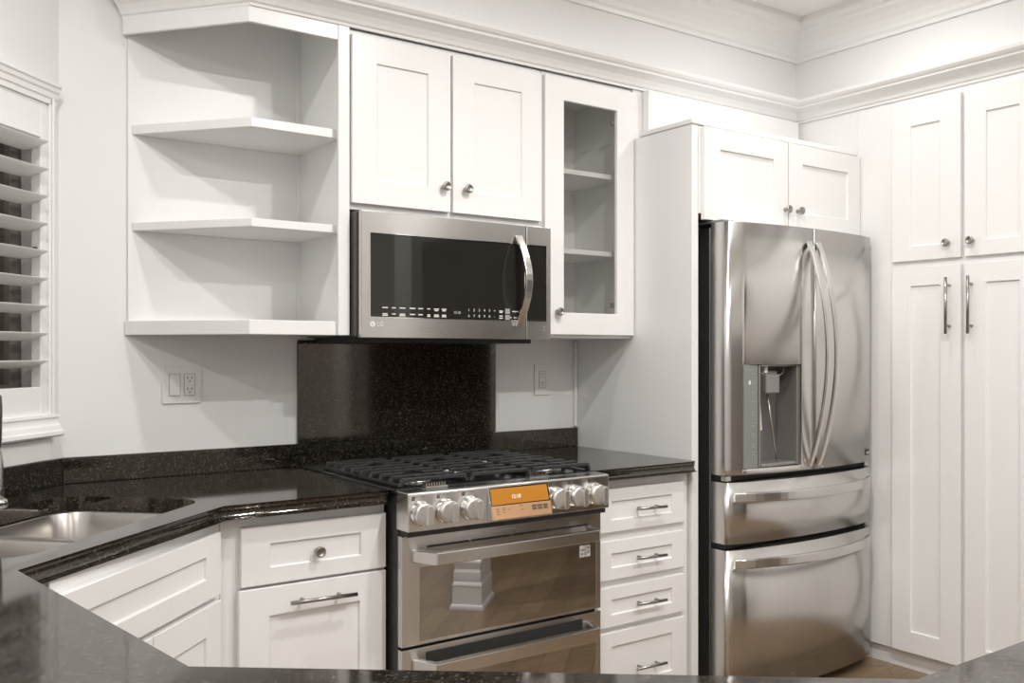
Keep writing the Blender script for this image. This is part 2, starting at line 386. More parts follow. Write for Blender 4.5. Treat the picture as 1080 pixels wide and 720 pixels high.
# ------------------------------------------------------------------ sink and faucet
sk = thing('kitchen_sink', 'stainless steel double bowl sink set under the corner worktop', 'sink', (C0[0], C0[1], 0), PI/4)
def bowl(s0, s1):
    bm = B(); t0, t1 = .172, .588; rings = []
    for ins, z, r in ((0, .8745, .085), (.004, .868, .082), (.012, .76, .078), (.016, .725, .075), (.026, .706, .068), (.045, .699, .05)):
        rings.append([(-s, -t, z) for s, t in rr(s0+ins, s1-ins, t0+ins, t1-ins, r, 7)])
    loft(bm, rings, cap0=False, cap1=True, smooth=True)
    bm.faces.ensure_lookup_table(); bm.faces[-1].smooth = False
    # turn inside out so the inner face is the visible one, and give it thickness
    return bm
for s0, s1 in ((.218, .588), (.616, .982)):
    o = obj('bowl', bowl(s0, s1), M['sink'], sk)
    sm = o.modifiers.new('s', 'SOLIDIFY'); sm.thickness = .0015; sm.offset = 0
    d = B(); lathe(d, [(0, .700), (.042, .700), (.044, .702), (.040, .7035), (.030, .7025), (.028, .701), (0, .701)], (-(s0+s1)/2, -.36, 0), (0, 0, 1), 28); obj('drain', d, M['chrome'], sk)
f = B(); box(f, -.616, -.588, -.586, -.174, .862, .8745); obj('divider', f, M['sink'], sk, .004, 2)
fx, fy_ = diag(.372, .075)
fc = thing('sprayer', 'pale metal sink sprayer at the left edge behind the sink', 'sprayer', (fx, fy_, .914), PI/4)
f = B(); lathe(f, [(0, 0), (.031, 0), (.031, .005), (.027, .011), (.023, .013), (0, .013)], (0, 0, 0), (0, 0, 1), 28); obj('base_ring', f, M['chrome'], fc)
f = B(); lathe(f, [(0, .013), (.0215, .013), (.0205, .05), (.019, .11), (.016, .135), (.013, .145), (0, .145)], (0, 0, 0), (0, 0, 1), 28); obj('body', f, M['handle'], fc)
f = B(); lathe(f, [(0, .145), (.012, .145), (.0155, .17), (.017, .25), (.015, .285), (.010, .29), (0, .29)], (0, 0, 0), (0, 0, 1), 28); obj('spray_head', f, M['steel_d'], fc)
# ------------------------------------------------------------------ base cabinets
bc = thing('base_cabinet', 'white base cabinet with one drawer and a bar-handled door left of the range', 'cabinet', (.835, 2.50, 0))
f = B(); prism(f, [(0, 0), (.490, 0), (.490, .62), (.03, .62), (.03, .10)], .10, .8745); obj('body', f, M['cab'], bc, .0015)
f = B(); box(f, .03, .49, .06, .6, 0, .10); obj('toe_kick', f, M['cab'], bc)
d = obj('drawer_front', shaker(.051, .485, .685, .845, -.021, .081, .05, .046), M['cab'], bc, .0015); knob(d, .2715, -.013, .758)
d = obj('door', shaker(.045, .485, .105, .677, -.021, .085, .079), M['cab'], bc, .0015); pull(d, (.178, .6325), (.376, .6285), -.021)
sb = thing('sink_base_cabinet', 'white angled base cabinet under the sink with a false drawer front', 'cabinet', (.834, 2.4995, 0), PI/4)
f = B(); box(f, -.70, .0015, 0, .020, .10, .8745); obj('face_frame', f, M['cab'], sb, .0015)
f = B(); box(f, -.68, -.04, .021, .40, .10, .118); obj('floor_panel', f, M['cab'], sb)
f = B(); box(f, -.68, -.04, .06, .08, 0, .10); obj('toe_kick', f, M['cab'], sb)
obj('false_drawer_front', shaker(-.690, -.030, .682, .846, -.02, .080, .052, .056), M['cab'], sb, .0015)
obj('door', shaker(-.358, -.030, .105, .668, -.02, .080, .078), M['cab'], sb, .0015)
obj('door', shaker(-.690, -.362, .105, .668, -.02, .080, .078), M['cab'], sb, .0015)
db = thing('drawer_cabinet', 'narrow white base cabinet with four drawers between range and refrigerator', 'cabinet', (2.10, 2.497, 0))
f = B(); box(f, .002, .492, 0, .62, .10, .8745); obj('body', f, M['cab'], db, .0015)
f = B(); box(f, .002, .492, .06, .6, 0, .1); obj('toe_kick', f, M['cab'], db)
for z0, z1 in ((.690, .842), (.524, .660), (.361, .500), (.105, .342)):
    big = z1-z0 > .2
    d = obj('drawer', shaker(.035, .457, z0, z1, -.021, .065, .05 if big else .045, .05 if big else .042), M['cab'], db, .0015)
    zc = (z0+z1)/2-.002 if not big else .2025
    pull(d, (.194, zc+.002), (.336, zc-.002), -.021, .0052, .03, .2)
# peninsula carcass under the near worktop
pc = thing('peninsula_cabinet', 'white cabinet run carrying the near granite peninsula', 'cabinet', (0, 0, 0))
pp = [(.225, 1.84), (.315, 1.205), (1.062, .605), (1.76, .605), (1.76, .22), (.93, .22), (.0, .93), (-.33, 1.0), (-.33, 1.84)]
f = B(); prism(f, pp, .10, .8745); obj('body', f, M['cab'], pc, .002)
f = B(); prism(f, offset_line(pp[::1], .06, True), 0, .10); obj('toe_kick', f, M['dark'], pc)
# ------------------------------------------------------------------ wall cabinets
YF = 2.81
oc = thing('open_corner_shelf', 'white open wall shelf unit with an angled end over the worktop', 'shelf', (0, 0, 1.37))
zt = 1.0                         # top of the unit, up to the crown
foot = [(.750, YW-.002), (1.03, YF-.008), (1.345, YF-.008), (1.345, YW-.002)]
def slab(name, pts, z0, z1, bev=.0015):
    f = B(); prism(f, pts, z0, z1); return obj(name, f, M['cab'], oc, bev)
slab('bottom_panel', [(.750, YW-.003), (1.030, YF), (1.340, YF), (1.340, YW-.003)], 0, .045)
inn = [(.765, YW-.008), (1.040, YF+.008), (1.338, YF+.008), (1.338, YW-.008)]
shp = [(.772, YW-.010), (1.042, YF+.014), (1.337, YF+.014), (1.337, YW-.010)]
slab('shelf', shp, .331, .357); slab('shelf', shp, .637, .666)
slab('top_panel', [(.770, YW-.003), (1.040, YF+.012), (1.340, YF+.012), (1.340, YW-.003)], 1.120, 1.135)
f = B(); box(f, .760, 1.322, YW-.008, YW-.002, .045, 1.119); obj('back_panel', f, M['cab'], oc)
f = B(); box(f, 1.338, 1.356, YF, YW-.003, 0, .999); box(f, 1.338, 1.356, YF+.012, YW-.003, .999, 1.119); box(f, 1.322, 1.338, YW-.018, YW-.003, .045, 1.119); obj('side_panel', f, M['cab'], oc)
f = B(); box(f, 1.318, 1.357, YF-.014, YF-.0005, 0, .9975); obj('stile', f, M['cab'], oc, .0015)
f = B()
q = offset_line([(.752, YW-.006), (1.03, YF-.0005), (1.317, YF-.0005)], .012)
prism(f, [(.752, YW-.006), (1.03, YF-.0005), (1.317, YF-.0005)]+q[::-1], .948, .9975); obj('valance', f, M['cab'], oc, .001)
uc = thing('wall_cabinet', 'white two-door wall cabinet right above the microwave', 'cabinet', (1.36, YF, 1.78))
f = B(); box(f, 0, .782, 0, .345, 0, .585); obj('body', f, M['cab'], uc, .0015)
for x0, x1, kx in ((.003, .376, .348), (.386, .771, .438)):
    d = obj('door', shaker(x0, x1, .019, .566, -.021, .089, .084, .078), M['cab'], uc, .0015); knob(d, kx, -.021, .104)
gc = thing('glass_door_cabinet', 'narrow white wall cabinet with a single glass door right of the microwave', 'cabinet', (2.145, YF, 1.37))
f = B()
box(f, 0, .018, 0, .345, .0, .995); box(f, .434, .452, 0, .345, 0, .995); box(f, .018, .434, 0, .345, 0, .018); box(f, .018, .434, 0, .345, .975, .995); box(f, .018, .434, .335, .345, .018, .975)
obj('body', f, M['cab'], gc)
for z in (.335, .642):
    f = B(); box(f, .020, .432, .03, .333, z-.010, z+.009); obj('shelf', f, M['cab'], gc, .001)
d = obj('door', shaker(.004, .450, .012, .980, -.021, .089, .086, .083, hole=True), M['cab'], gc, .0015)
f = B(); box(f, .090, .364, -.010, -.006, .092, .897); obj('glass_pane', f, M['pane'], d)
knob(d, .058, -.021, .097)
for z in (.13, .85):
    f = B(); box(f, .352, .364, .0, .012, z-.010, z+.010); obj('hinge', f, M['nickel'], d, .002)
# ------------------------------------------------------------------ refrigerator enclosure
f = B(); box(f, .002, .036, 0, YW-2.482, 0, 2.166)
o = tag(obj('end_panel', f, M['cab'], None, .002), 'tall white end panel standing between the short worktop and the refrigerator', 'panel'); o.location = (2.598, 2.48, 0)
re = thing('wall_cabinet', 'low wide white two-door cabinet hung above the refrigerator', 'cabinet', (2.598, 2.48, 0))
f = B(); box(f, .038, 1.018, .0, YW-2.483, 1.836, 2.164); obj('body', f, M['cab'], re, .0015)
f = B(); box(f, -.002, 1.018, -.006, .282, 2.167, 2.187); obj('top_cap', f, M['cab'], re, .003)
for x0, x1, kx in ((.047, .531, .511), (.539, 1.015, .590)):
    d = obj('door', shaker(x0, x1, 1.812, 2.160, -.021, .086, .078, .07), M['cab'], re, .0015); knob(d, kx, -.021, 1.888)
# ------------------------------------------------------------------ pantry (front faces -x; local x runs towards the viewer's right)
pt = thing('pantry_cabinet', 'tall white four-door pantry cabinet at the right of the refrigerator', 'cabinet', (3.62, 2.797, 0), -PI/2)
f = B(); box(f, 0, 1.17, 0, .62, .075, 2.368); obj('body', f, M['cab'], pt, .0015)
f = B(); box(f, .0, 1.17, .022, .5, 0, .075); obj('toe_kick', f, M['cab'], pt)
f = B(); box(f, .322, .3245, -.003, 0, 2.02, 2.366); obj('seam_bead', f, M['cab'], pt)
OX = 2.797
for (ya, yb, ky) in ((2.300, 2.003, 2.053), (1.987, 1.690, 1.955)):
    a, b = OX-ya, OX-yb
    d = obj('upper_door', shaker(a, b, 1.690, 2.340, -.02, .085, .097, .06), M['cab'], pt, .0015); knob(d, OX-ky, -.02, 1.750)
    d = obj('lower_door', shaker(a, b, .080, 1.664, -.02, .085, .078, .088), M['cab'], pt, .0015)
    hx = OX-(2.046 if ya > 2 else 1.956); pull(d, (hx, 1.612), (hx, 1.388), -.02, .006, .032, .14)
# ------------------------------------------------------------------ microwave
mw = thing('microwave', 'stainless over-the-range microwave with a black window and bowed handle', 'microwave', (1.36, 2.74, 1.362))
f = B(); box(f, .004, .780, .026, .415, .004, .408); obj('body', f, mat('dark_grey_case', (.07, .07, .068), .4), mw, .002)
f = B(); box(f, .03, .76, .10, .40, -.014, .0035); obj('underside', f, M['blackp'], mw)
def framed(x0, x1, z0, z1, a, b, c, d, yf, yb, ydeep):
    """slab with a rectangular pocket"""
    bm = B()
    def ring(p, q, r, s, y): return [bm.verts.new(v) for v in ((p, y, r), (q, y, r), (q, y, s), (p, y, s))]
    O = ring(x0, x1, z0, z1, yf); I = ring(a, b, c, d, yf); Rr = ring(a, b, c, d, ydeep); K = ring(x0, x1, z0, z1, yb)
    for i in range(4):
        j = (i+1) % 4
        bm.faces.new((O[i], O[j], I[j], I[i])); bm.faces.new((I[i], I[j], Rr[j], Rr[i])); bm.faces.new((K[i], K[j], O[j], O[i]))
    bm.faces.new(Rr); bm.faces.new(K[::-1]); return bm
d = obj('door', framed(.010, .662, .0, .408, .042, .658, .068, .338, 0, .025, .006), M['steel'], mw, .003, 2)
f = B(); box(f, .0435, .6565, .0015, .0058, .0695, .3365); obj('window', f, M['bglass'], d)
f = B()
for x0, x1, z0, z1 in ((.040, .6615, .338, .3405), (.040, .6615, .0655, .068), (.040, .0425, .068, .338)): box(f, x0, x1, -.001, .003, z0, z1)
obj('window_rim', f, M['chrome'], d)
d2 = obj('control_side', framed(.666, .776, .0, .408, .668, .752, .068, .338, 0, .025, .006), M['steel'], mw, .003, 2)
f = B(); box(f, .669, .751, .0015, .0058, .0695, .3365); obj('dark_panel', f, M['bglass'], d2)
f = B(); box(f, .752, .755, -.001, .003, .0655, .3405); box(f, .668, .752, -.001, .003, .338, .3405); box(f, .668, .752, -.001, .003, .0655, .068); obj('panel_rim', f, M['chrome'], d2)
f = B(); pts = []
for i in range(17):
    t = i/16; u = math.sin(PI*t); pts.append((.627, -.006-.062*u, .046+.322*t))
sec = [(-.014, -.005), (.014, -.005), (.014, .005), (-.014, .005)]
rings = []
for i, p in enumerate(pts):
    a = Vector(pts[max(i-1, 0)]); b = Vector(pts[min(i+1, 16)]); tdir = (b-a).normalized(); nrm = Vector((1, 0, 0)).cross(tdir)
    rings.append([Vector(p)+Vector((1, 0, 0))*sx+nrm*sy for sx, sy in sec])
loft(f, rings, smooth=False)
for z in (.052, .360): box(f, .618, .636, -.010, .0005, z-.008, z+.008)
obj('handle', f, M['handle'], mw, .002, 2)
pr = B()
def blob(bm, x, z, w, h=.0035, y=.0008): box(bm, x-w/2, x+w/2, y, y+.0008, z-h/2, z+h/2)
for x, w_ in ((.096, .020), (.128, .014), (.160, .022), (.198, .022), (.229, .018), (.260, .012), (.290, .020), (.320, .018)):
    blob(pr, x, .0985, w_); blob(pr, x, .0785, w_*.9)
    if x in (.096, .160, .260, .290, .320): blob(pr, x, .0735, w_)
    if x > .28: blob(pr, x, .0935, w_*.7)
obj('program_labels', pr, M['print_w'], mw); pr = B()
for i, ch in enumerate('12345+'): text_into(pr, ch, .0125, face_y(.420+.0215*i, .0010, .0985))
for i, ch in enumerate('67890-'): text_into(pr, ch, .0125, face_y(.420+.0215*i, .0010, .0785))
obj('number_keys', pr, M['print_w'], mw); pr = B()
for x, z, w_ in ((.555, .0985, .016), (.555, .0940, .012), (.555, .0810, .014), (.555, .0735, .016), (.632-.015, .0985, .026), (.610-.017, .0765, .014), (.627-.010, .0765, .014), (.643-.002, .0785, .016), (.643-.002, .0735, .012)): blob(pr, x, z, w_)
obj('printed_labels', pr, M['print_w'], mw)
pr = B(); blob(pr, .583, .0985, .020, .018); blob(pr, .583, .0765, .020, .018); obj('start_keys', pr, M['print_g'], mw)
pr = B(); text_into(pr, '12:18', .0125, face_y(.372, .0010, .0885)); obj('clock_digits', pr, M['mwdigit'], mw)
def lg_logo(parent, x, y, z, r, m, my=None):
    pr = B(); lathe(pr, [(0, 0), (r, 0), (r, .0008), (0, .0008)], (x, y, z), (0, -1, 0), 28, False)
    text_into(pr, 'LG', r*2.1, face_y(x+r*2.9, y-.0006, z)); o = obj('brand_mark', pr, m, parent)
    pr = B(); box(pr, x-r*.10, x+r*.08, y-.0013, y-.0008, z-r*.45, z+r*.5); box(pr, x-r*.10, x+r*.35, y-.0013, y-.0008, z-r*.45, z-r*.28)
    lathe(pr, [(0, 0), (r*.12, 0), (r*.12, .0005), (0, .0005)], (x-r*.42, y-.0008, z+r*.32), (0, -1, 0), 10, False)
    obj('brand_face', pr, M['nickel_l'], parent)
lg_logo(mw, .050, -.0003, .044, .0095, M['print_w'])
pr = B(); box(pr, .742, .748, -.0008, -.0001, .042, .046); box(pr, .742, .748, -.0008, -.0001, .030, .036); obj('printed_mark', pr, M['print_g'], mw)
# ------------------------------------------------------------------ range
rg = thing('range', 'stainless slide-in double-oven gas range with six silver knobs', 'range', (1.327, 2.36, 0))
RW = .757
f = B(); box(f, .004, RW-.004, .066, .775, .03, .902); obj('body', f, M['blackp'], rg, .002)
f = B(); prism(f, [(0, .802), (0, .909), (.004, .9135), (.07, .9155), (.07, .802)], 0, RW, 'x'); cp = obj('control_panel', f, M['steel'], rg, .003, 2)
f = B(); box(f, -.004, RW+.002, .0715, .778, .903, .9185); obj('cooktop', f, M['enamel'], rg, .004, 2)
f = B(); box(f, .006, RW-.006, .012, .06, .786, .801); obj('vent_gap', f, M['dark'], rg)
# display wedge
dw = (.271, .498)
f = B(); prism(f, [(-.001, .906), (-.003, .908), (-.031, .813), (-.029, .811), (-.0005, .811)], dw[0], dw[1], 'x'); dp = obj('display', f, M['chrome'], rg, .001)
nd = Vector((0, -(.908-.813), -( -.031+.003)*-1)).normalized()
def wedge(u, v, off):     # u 0..1 across, v 0..1 down the slanted face
    x = dw[0]+u*(dw[1]-dw[0]); y = -.003-.028*v; z = .908-.095*v
    n = Vector((0, -.095, .028)).normalized()
    return Vector((x, y, z))+n*off
def wedge_patch(u0, u1, v0, v1, o0=-.002, o1=.0006):
    bm = B(); q = [(u0, v0), (u1, v0), (u1, v1), (u0, v1)]
    loft(bm, [[wedge(u, v, o) for u, v in q] for o in (o0, o1)]); return bm
obj('screen', wedge_patch(.028, .972, .055, .545), M['orange'], dp)
obj('touch_panel', wedge_patch(.012, .988, .575, .985), M['peach'], dp)
def wedge_m(u, v, off=.0008):
    n = Vector((0, -.095, .028)).normalized(); up = Vector((0, .028, .095)).normalized(); r = Vector((1, 0, 0))
    m = Matrix.Identity(4); m.col[0][:3] = r; m.col[1][:3] = up; m.col[2][:3] = n; m.col[3][:3] = wedge(u, v, off); return m
pr = B(); text_into(pr, '12:18', .016, wedge_m(.43, .34)); obj('clock_digits', pr, M['screen'], dp)
pr = B()
for u0, v0 in ((.10, .66), (.10, .74), (.10, .82), (.20, .64), (.20, .70), (.20, .78), (.285, .70), (.48, .62), (.50, .74)):
    t_ = wedge_patch(u0-.022, u0+.022, v0, v0+.02, 0, .0009); bm_me = bpy.data.meshes.new('t'); t_.to_mesh(bm_me); t_.free(); pr.from_mesh(bm_me); bpy.data.meshes.remove(bm_me)
obj('printed_keys', pr, M['print_k'], dp); pr = B()
for i in range(3):
    for k in range(2):
        for j in range(3):
            u0 = .665+.095*i+.026*j; v0 = .655+.085*k
            t_ = wedge_patch(u0, u0+.022, v0, v0+.07, 0, .0009); bm_me = bpy.data.meshes.new('t'); t_.to_mesh(bm_me); t_.free(); pr.from_mesh(bm_me); bpy.data.meshes.remove(bm_me)
obj('number_pad', pr, M['print_k'], dp)
kn = [.042, .125, .211, .536, .613, .695]
for i, x in enumerate(kn):
    z = .8545
    f = B(); lathe(f, [(0, 0), (.036, 0), (.0365, .004), (.0345, .010), (.0335, .012), (.0335, .0125), (0, .0125)], (x, -.0005, z), (0, -1, 0), 36)
    b_ = obj('knob_ring', f, M['chrome'], rg)
    f = B(); lathe(f, [(0, .013), (.031, .013), (.0325, .016), (.032, .026), (.0295, .030), (.027, .0305), (0, .0305)], (x, -.0005, z), (0, -1, 0), 36)
    kb = obj('knob', f, M['knobm'], rg)
    f = B(); pf = [(.0095*sx, .029*sz) for sx, sz in ((-1, -.8), (-.8, -1), (.8, -1), (1, -.8), (1, .8), (.8, 1), (-.8, 1), (-1, .8))]
    prism(f, [(x+a, z+b) for a, b in pf], -.030, -.056, 'y'); obj('grip', f, M['knobm'], kb, .0025, 2)
    pr = B()
    for a, b in ((0, 0), (.006, 0), (0, .006), (.006, .006)): box(pr, x-.030+a, x-.0255+a, -.0012, -.0003, .899-.004+b-.003, .8995+b-.003)
    obj('printed_icon', pr, M['print_k'], rg); pr = B()
    box(pr, x+.004, x+.010, -.0012, -.0003, .9005, .902)
    obj('printed_dash', pr, M['print_k'], rg)
# oven doors
def oven_door(z0, z1, hz0, hz1, g0, g1, sticker=False):
    f = framed(.002, RW-.002, z0, z1, .062, RW-.022, g0, g1, .040, .064, .0425)
    d = obj('oven_door', f, M['steel'], rg, .004, 2)
    f = B(); box(f, .0625, RW-.0225, .0405, .0424, g0+.0005, g1-.0005); obj('window', f, M['oglass'], d)
    f = B(); yb, yo = .0395, -.040
    xa, xb = .035, .073; xc, xd = RW-.073, RW-.035
    outer = [(xa, yb), (xb, yo), (xc, yo), (xd, yb)]
    inner = [(xd-.024, yb), (xc-.012, yo+.020), (xb+.012, yo+.020), (xa+.024, yb)]
    prism(f, outer+inner, hz0, hz1); obj('handle', f, M['handle'], d, .003, 2)
    if sticker:
        f = B(); box(f, .664, .709, .0397, .0404, g1-.046, g1-.008); st = obj('sticker', f, M['print_w'], d)
        f = B()
        for a, b, c_, e in ((.668, .680, -.040, -.032), (.684, .692, -.042, -.030), (.695, .705, -.036, -.026), (.670, .690, -.026, -.020), (.694, .706, -.020, -.014)): box(f, a, b, .0394, .0397, g1+c_, g1+e)
        obj('sticker_print', f, M['print_g'], st)
    return d
d = oven_door(.464, .784, .706, .743, .474, .688, True)
f = B()
for i in range(4):
    x0 = .085+i*.155; box(f, x0, x0+.148, .0388, .0402, .744, .7505)
obj('vent_slot', f, M['dark'], rg)
d = oven_door(.060, .455, .386, .426, .10, .412)
f = B(); prism(f, [(.070, .0), (.085, .0)] and [(.092, .0398), (.082, .0388), (RW-.082, .0388), (RW-.092, .0398)], .405, .440); obj('handle_recess', f, M['dark'], rg)
for x in (.05, RW-.05):
    for y in (.11, .72):
        f = B(); lathe(f, [(0, 0), (.02, 0), (.02, .01), (.012, .012), (.012, .031), (0, .031)], (x, y, 0), (0, 0, 1), 14); obj('foot', f, M['blackp'], rg)
# cooktop: burners and three grates
for x, y, r in ((.135, .20, .040), (.135, .56, .034), (.378, .38, .05), (.62, .20, .046), (.62, .56, .030)):
    f = B(); lathe(f, [(0, .9175), (r+.012, .9175), (r+.010, .923), (r, .926), (r-.004, .930), (0, .930)], (x, y, 0), (0, 0, 1), 28); b_ = obj('burner', f, M['nickel_l'], rg)
    f = B(); lathe(f, [(0, .930), (r-.006, .930), (r-.004, .934), (r-.006, .939), (0, .940)], (x, y, 0), (0, 0, 1), 28); obj('burner_cap', f, M['iron'], b_)
def grate(x0, x1):
    f = B(); y0, y1 = .090, .605; zt_ = .945; ny = 9
    for k in range(ny):
        y = y0+(y1-y0)*k/(ny-1); hw = .0065
        # bar along x with downward hooked ends
        if k in (0, ny-1):
            prism(f, [(x0, zt_-.024), (x0+.012, zt_), (x1-.012, zt_), (x1, zt_-.024), (x1-.010, zt_-.024), (x1-.018, zt_-.011), (x0+.018, zt_-.011), (x0+.010, zt_-.024)], y-hw, y+hw, 'y')
        else:
            cx = (x0+x1)/2; gap = .030 if k in (2, 6) else 0
            if gap:
                for a, b in ((x0, cx-gap), (x1, cx+gap)):
                    s = 1 if b > a else -1
                    prism(f, [(a, zt_-.024), (a+s*.014, zt_), (b, zt_), (b, zt_-.012), (a+s*.020, zt_-.011), (a+s*.012, zt_-.024)], y-hw, y+hw, 'y')
            else:
                prism(f, [(x0, zt_-.024), (x0+.014, zt_), (x1-.014, zt_), (x1, zt_-.024), (x1-.012, zt_-.024), (x1-.020, zt_-.011), (x0+.020, zt_-.011), (x0+.012, zt_-.024)], y-hw, y+hw, 'y')
    for x in (x0+.004, x1-.004): bar(f, (x, y0, zt_-.020), (x, y1, zt_-.020), .010, .008)
    for x in ((x0+x1)/2-.035, (x0+x1)/2+.035): bar(f, (x, y0+.02, zt_-.008), (x, y1-.02, zt_-.008), .009, .012)
    for x in (x0+.008, x1-.008):
        for y in (y0+.006, y1-.006): box(f, x-.007, x+.007, y-.007, y+.007, .9185, zt_-.02)
    return obj('grate', f, M['iron'], rg, .0015)
grate(.016, .260); grate(.264, .497); grate(.501, .752)
for x in (.085, .465):
    f = B(); box(f, x, x+.075, .045, .070, .9155, .922)
    for i in range(8): box(f, x+.004+i*.009, x+.0075+i*.009, .052, .072, .922, .931)
    obj('vent_comb', f, M['nickel_l'], rg)
# ------------------------------------------------------------------ refrigerator
fr = thing('refrigerator', 'stainless french-door refrigerator with water dispenser and two lower drawers', 'refrigerator', (2.68, 2.385, 0))
FWD = .900
def fy(x):      # bowed front: local y of the front surface at local x
    e, q = .012, .080
    d = min(x, FWD-x)
    if d < e: return .010*(1-math.sin(PI/2*d/e))-.0035*d/e
    if d < q: return -.0035-.0185*(d-e)/(q-e)
    t = (x-q)/(FWD-2*q); return -.022-.029*4*t*(1-t)
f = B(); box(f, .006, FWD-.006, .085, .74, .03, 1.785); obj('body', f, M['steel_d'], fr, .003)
def bow_slab(x0, x1, z0, z1, yb, hole=None, m='steel', name='door', n=20):
    xs = set([x0, x1]); 
    for i in range(n+1): xs.add(x0+(x1-x0)*i/n)
    for e in (0, .003, .006, .009, .012, .0765, .0835, FWD-.0835, FWD-.0765, FWD-.012, FWD-.009, FWD-.006, FWD-.003, FWD):
        if x0 < e < x1: xs.add(e)
    zs = {z0, z1}
    if hole: xs |= {hole[0], hole[1]}; zs |= {hole[2], hole[3]}
    xs = sorted(xs); xs = [x for i, x in enumerate(xs) if i == 0 or x-xs[i-1] > 1e-4 or (hole and x in hole)]; zs = sorted(zs)
    bm = B(); V = {(i, j): bm.verts.new((x, fy(x), z)) for i, x in enumerate(xs) for j, z in enumerate(zs)}
    for i in range(len(xs)-1):
        for j in range(len(zs)-1):
            if hole and hole[0]-1e-6 <= xs[i] and xs[i+1] <= hole[1]+1e-6 and hole[2]-1e-6 <= zs[j] and zs[j+1] <= hole[3]+1e-6: continue
            fc_ = bm.faces.new((V[i, j], V[i+1, j], V[i+1, j+1], V[i, j+1])); fc_.smooth = True
    # back and rims
    Bk = {(i, j): bm.verts.new((x, yb, zs[j])) for i, x in enumerate(xs) for j in (0, len(zs)-1)}
    J = len(zs)-1
    for i in range(len(xs)-1):
        bm.faces.new((V[i, 0], Bk[i, 0], Bk[i+1, 0], V[i+1, 0])); bm.faces.new((V[i, J], V[i+1, J], Bk[i+1, J], Bk[i, J]))
        bm.faces.new((Bk[i, 0], Bk[i, J], Bk[i+1, J], Bk[i+1, 0]))
    L = len(xs)-1
    bm.faces.new([V[0, j] for j in range(J+1)]+[Bk[0, J], Bk[0, 0]]); bm.faces.new([V[L, j] for j in range(J, -1, -1)]+[Bk[L, 0], Bk[L, J]])
    if hole:
        i0, i1 = xs.index(hole[0]), xs.index(hole[1]); j0, j1 = zs.index(hole[2]), zs.index(hole[3]); yd = yb-.005
        c = [bm.verts.new((hole[a], yd, hole[b])) for a, b in ((0, 2), (1, 2), (1, 3), (0, 3))]
        bm.faces.new((c[0], c[1], c[2], c[3]))
        lo = [V[i, j0] for i in range(i0, i1+1)]; hi = [V[i, j1] for i in range(i0, i1+1)]
        bm.faces.new(lo+[c[1], c[0]]); bm.faces.new(hi[::-1]+[c[3], c[2]])
        bm.faces.new((V[i0, j0], c[0], c[3], V[i0, j1])); bm.faces.new((V[i1, j0], V[i1, j1], c[2], c[1]))
    return obj(name, bm, M[m], fr)
DSP = (.070, .371, .880, 1.270)
SEAM = .446
dl = bow_slab(.0, SEAM-.002, .858, 1.800, .075, DSP)
dr = bow_slab(SEAM+.002, FWD, .858, 1.800, .075)
dm = bow_slab(.0, FWD, .604, .832, .075, None, 'steel', 'middle_drawer', 30)
db_ = bow_slab(.0, FWD, .040, .581, .075, None, 'steel', 'freezer_drawer', 30)
for n_, z0, z1 in (('gasket', .834, .856), ('gasket', .583, .602)):
    f = B(); box(f, .012, FWD-.012, .02, .084, z0, z1); obj(n_, f, M['dark'], fr)
f = B(); box(f, .010, FWD-.010, .0755, .0845, .05, 1.79); obj('gasket', f, M['dark'], fr)
f = B(); box(f, SEAM-.00195, SEAM+.00195, -.0508, .074, .859, 1.799); obj('dark_seam_filler', f, M['dark'], fr)  # added dark filler strip, stands in for shade in the bright door seam
f = B(); box(f, .03, FWD-.03, .05, .12, .004, .039); obj('toe_grille', f, M['blackp'], fr)
for x in (.003, FWD-.063):
    f = B(); box(f, x, x+.06, .02, .14, 1.8005, 1.810); obj('hinge_cover', f, M['greyp'], fr, .004, 2)
for x in (.004, FWD-.034):
    f = B(); box(f, x, x+.03, .006, .03, .8355, .8565); obj('hinge', f, M['nickel_l'], fr, .002)
# dispenser fittings
ds = obj('dispenser', box(B(), DSP[0]+.001, DSP[0]+.078, -.024, .060, DSP[2]+.001, DSP[3]-.001), M['greyp'], fr, .001)
pr = B()
for k, z in enumerate((1.235, 1.20, 1.165, 1.13, 1.09, 1.05, 1.01, .97, .94)):
    box(pr, .112, .132, -.0246, -.0239, z, z+.0022)
    if k > 3: box(pr, .116, .128, -.0246, -.0239, z-.012, z-.007)
for a in (.078, .09, .102): box(pr, a, a+.009, -.0246, -.0239, 1.250, 1.253); box(pr, a, a+.009, -.0246, -.0239, 1.242, 1.244)
obj('printed_icons', pr, M['print_g'], ds)
pr = B(); box(pr, .096, .106, -.0250, -.0239, 1.195, 1.210); obj('indicator', pr, mat('white_indicator', (.8, .8, .8), .4), ds)
f = B(); box(f, DSP[0]+.079, DSP[1]-.001, .064, .0695, DSP[2]+.001, DSP[3]-.001); obj('dispenser_back', f, M['greyd'], fr)
f = B(); box(f, .150, .158, -.028, .063, DSP[2]+.002, DSP[3]-.002); box(f, .360, .3705, -.036, .063, DSP[2]+.002, DSP[3]-.002); box(f, .159, .359, -.030, .063, 1.262, 1.269); obj('dispenser_surround', f, M['greyd'], fr, .001)
f = B(); box(f, .185, .262, -.034, .020, 1.160, 1.232); box(f, .195, .29, .0, .0635, 1.175, 1.245); cs = obj('ice_chute', f, M['greyd'], fr, .004, 2)
f = B(); box(f, .205, .222, -.01, .03, 1.236, 1.262); obj('water_nozzle', f, M['plate'], fr, .002)
f = B(); tube(f, [(.275, .01, 1.21), (.320, .0, 1.235), (.335, .0, 1.262)], .004, 8); obj('water_tube', f, M['greyp'], fr)
f = B(); prism(f, [(.165, 1.010), (.225, 1.015), (.212, 1.135), (.170, 1.130)], .018, .026, 'y'); obj('paddle', f, M['film'], fr, .002)
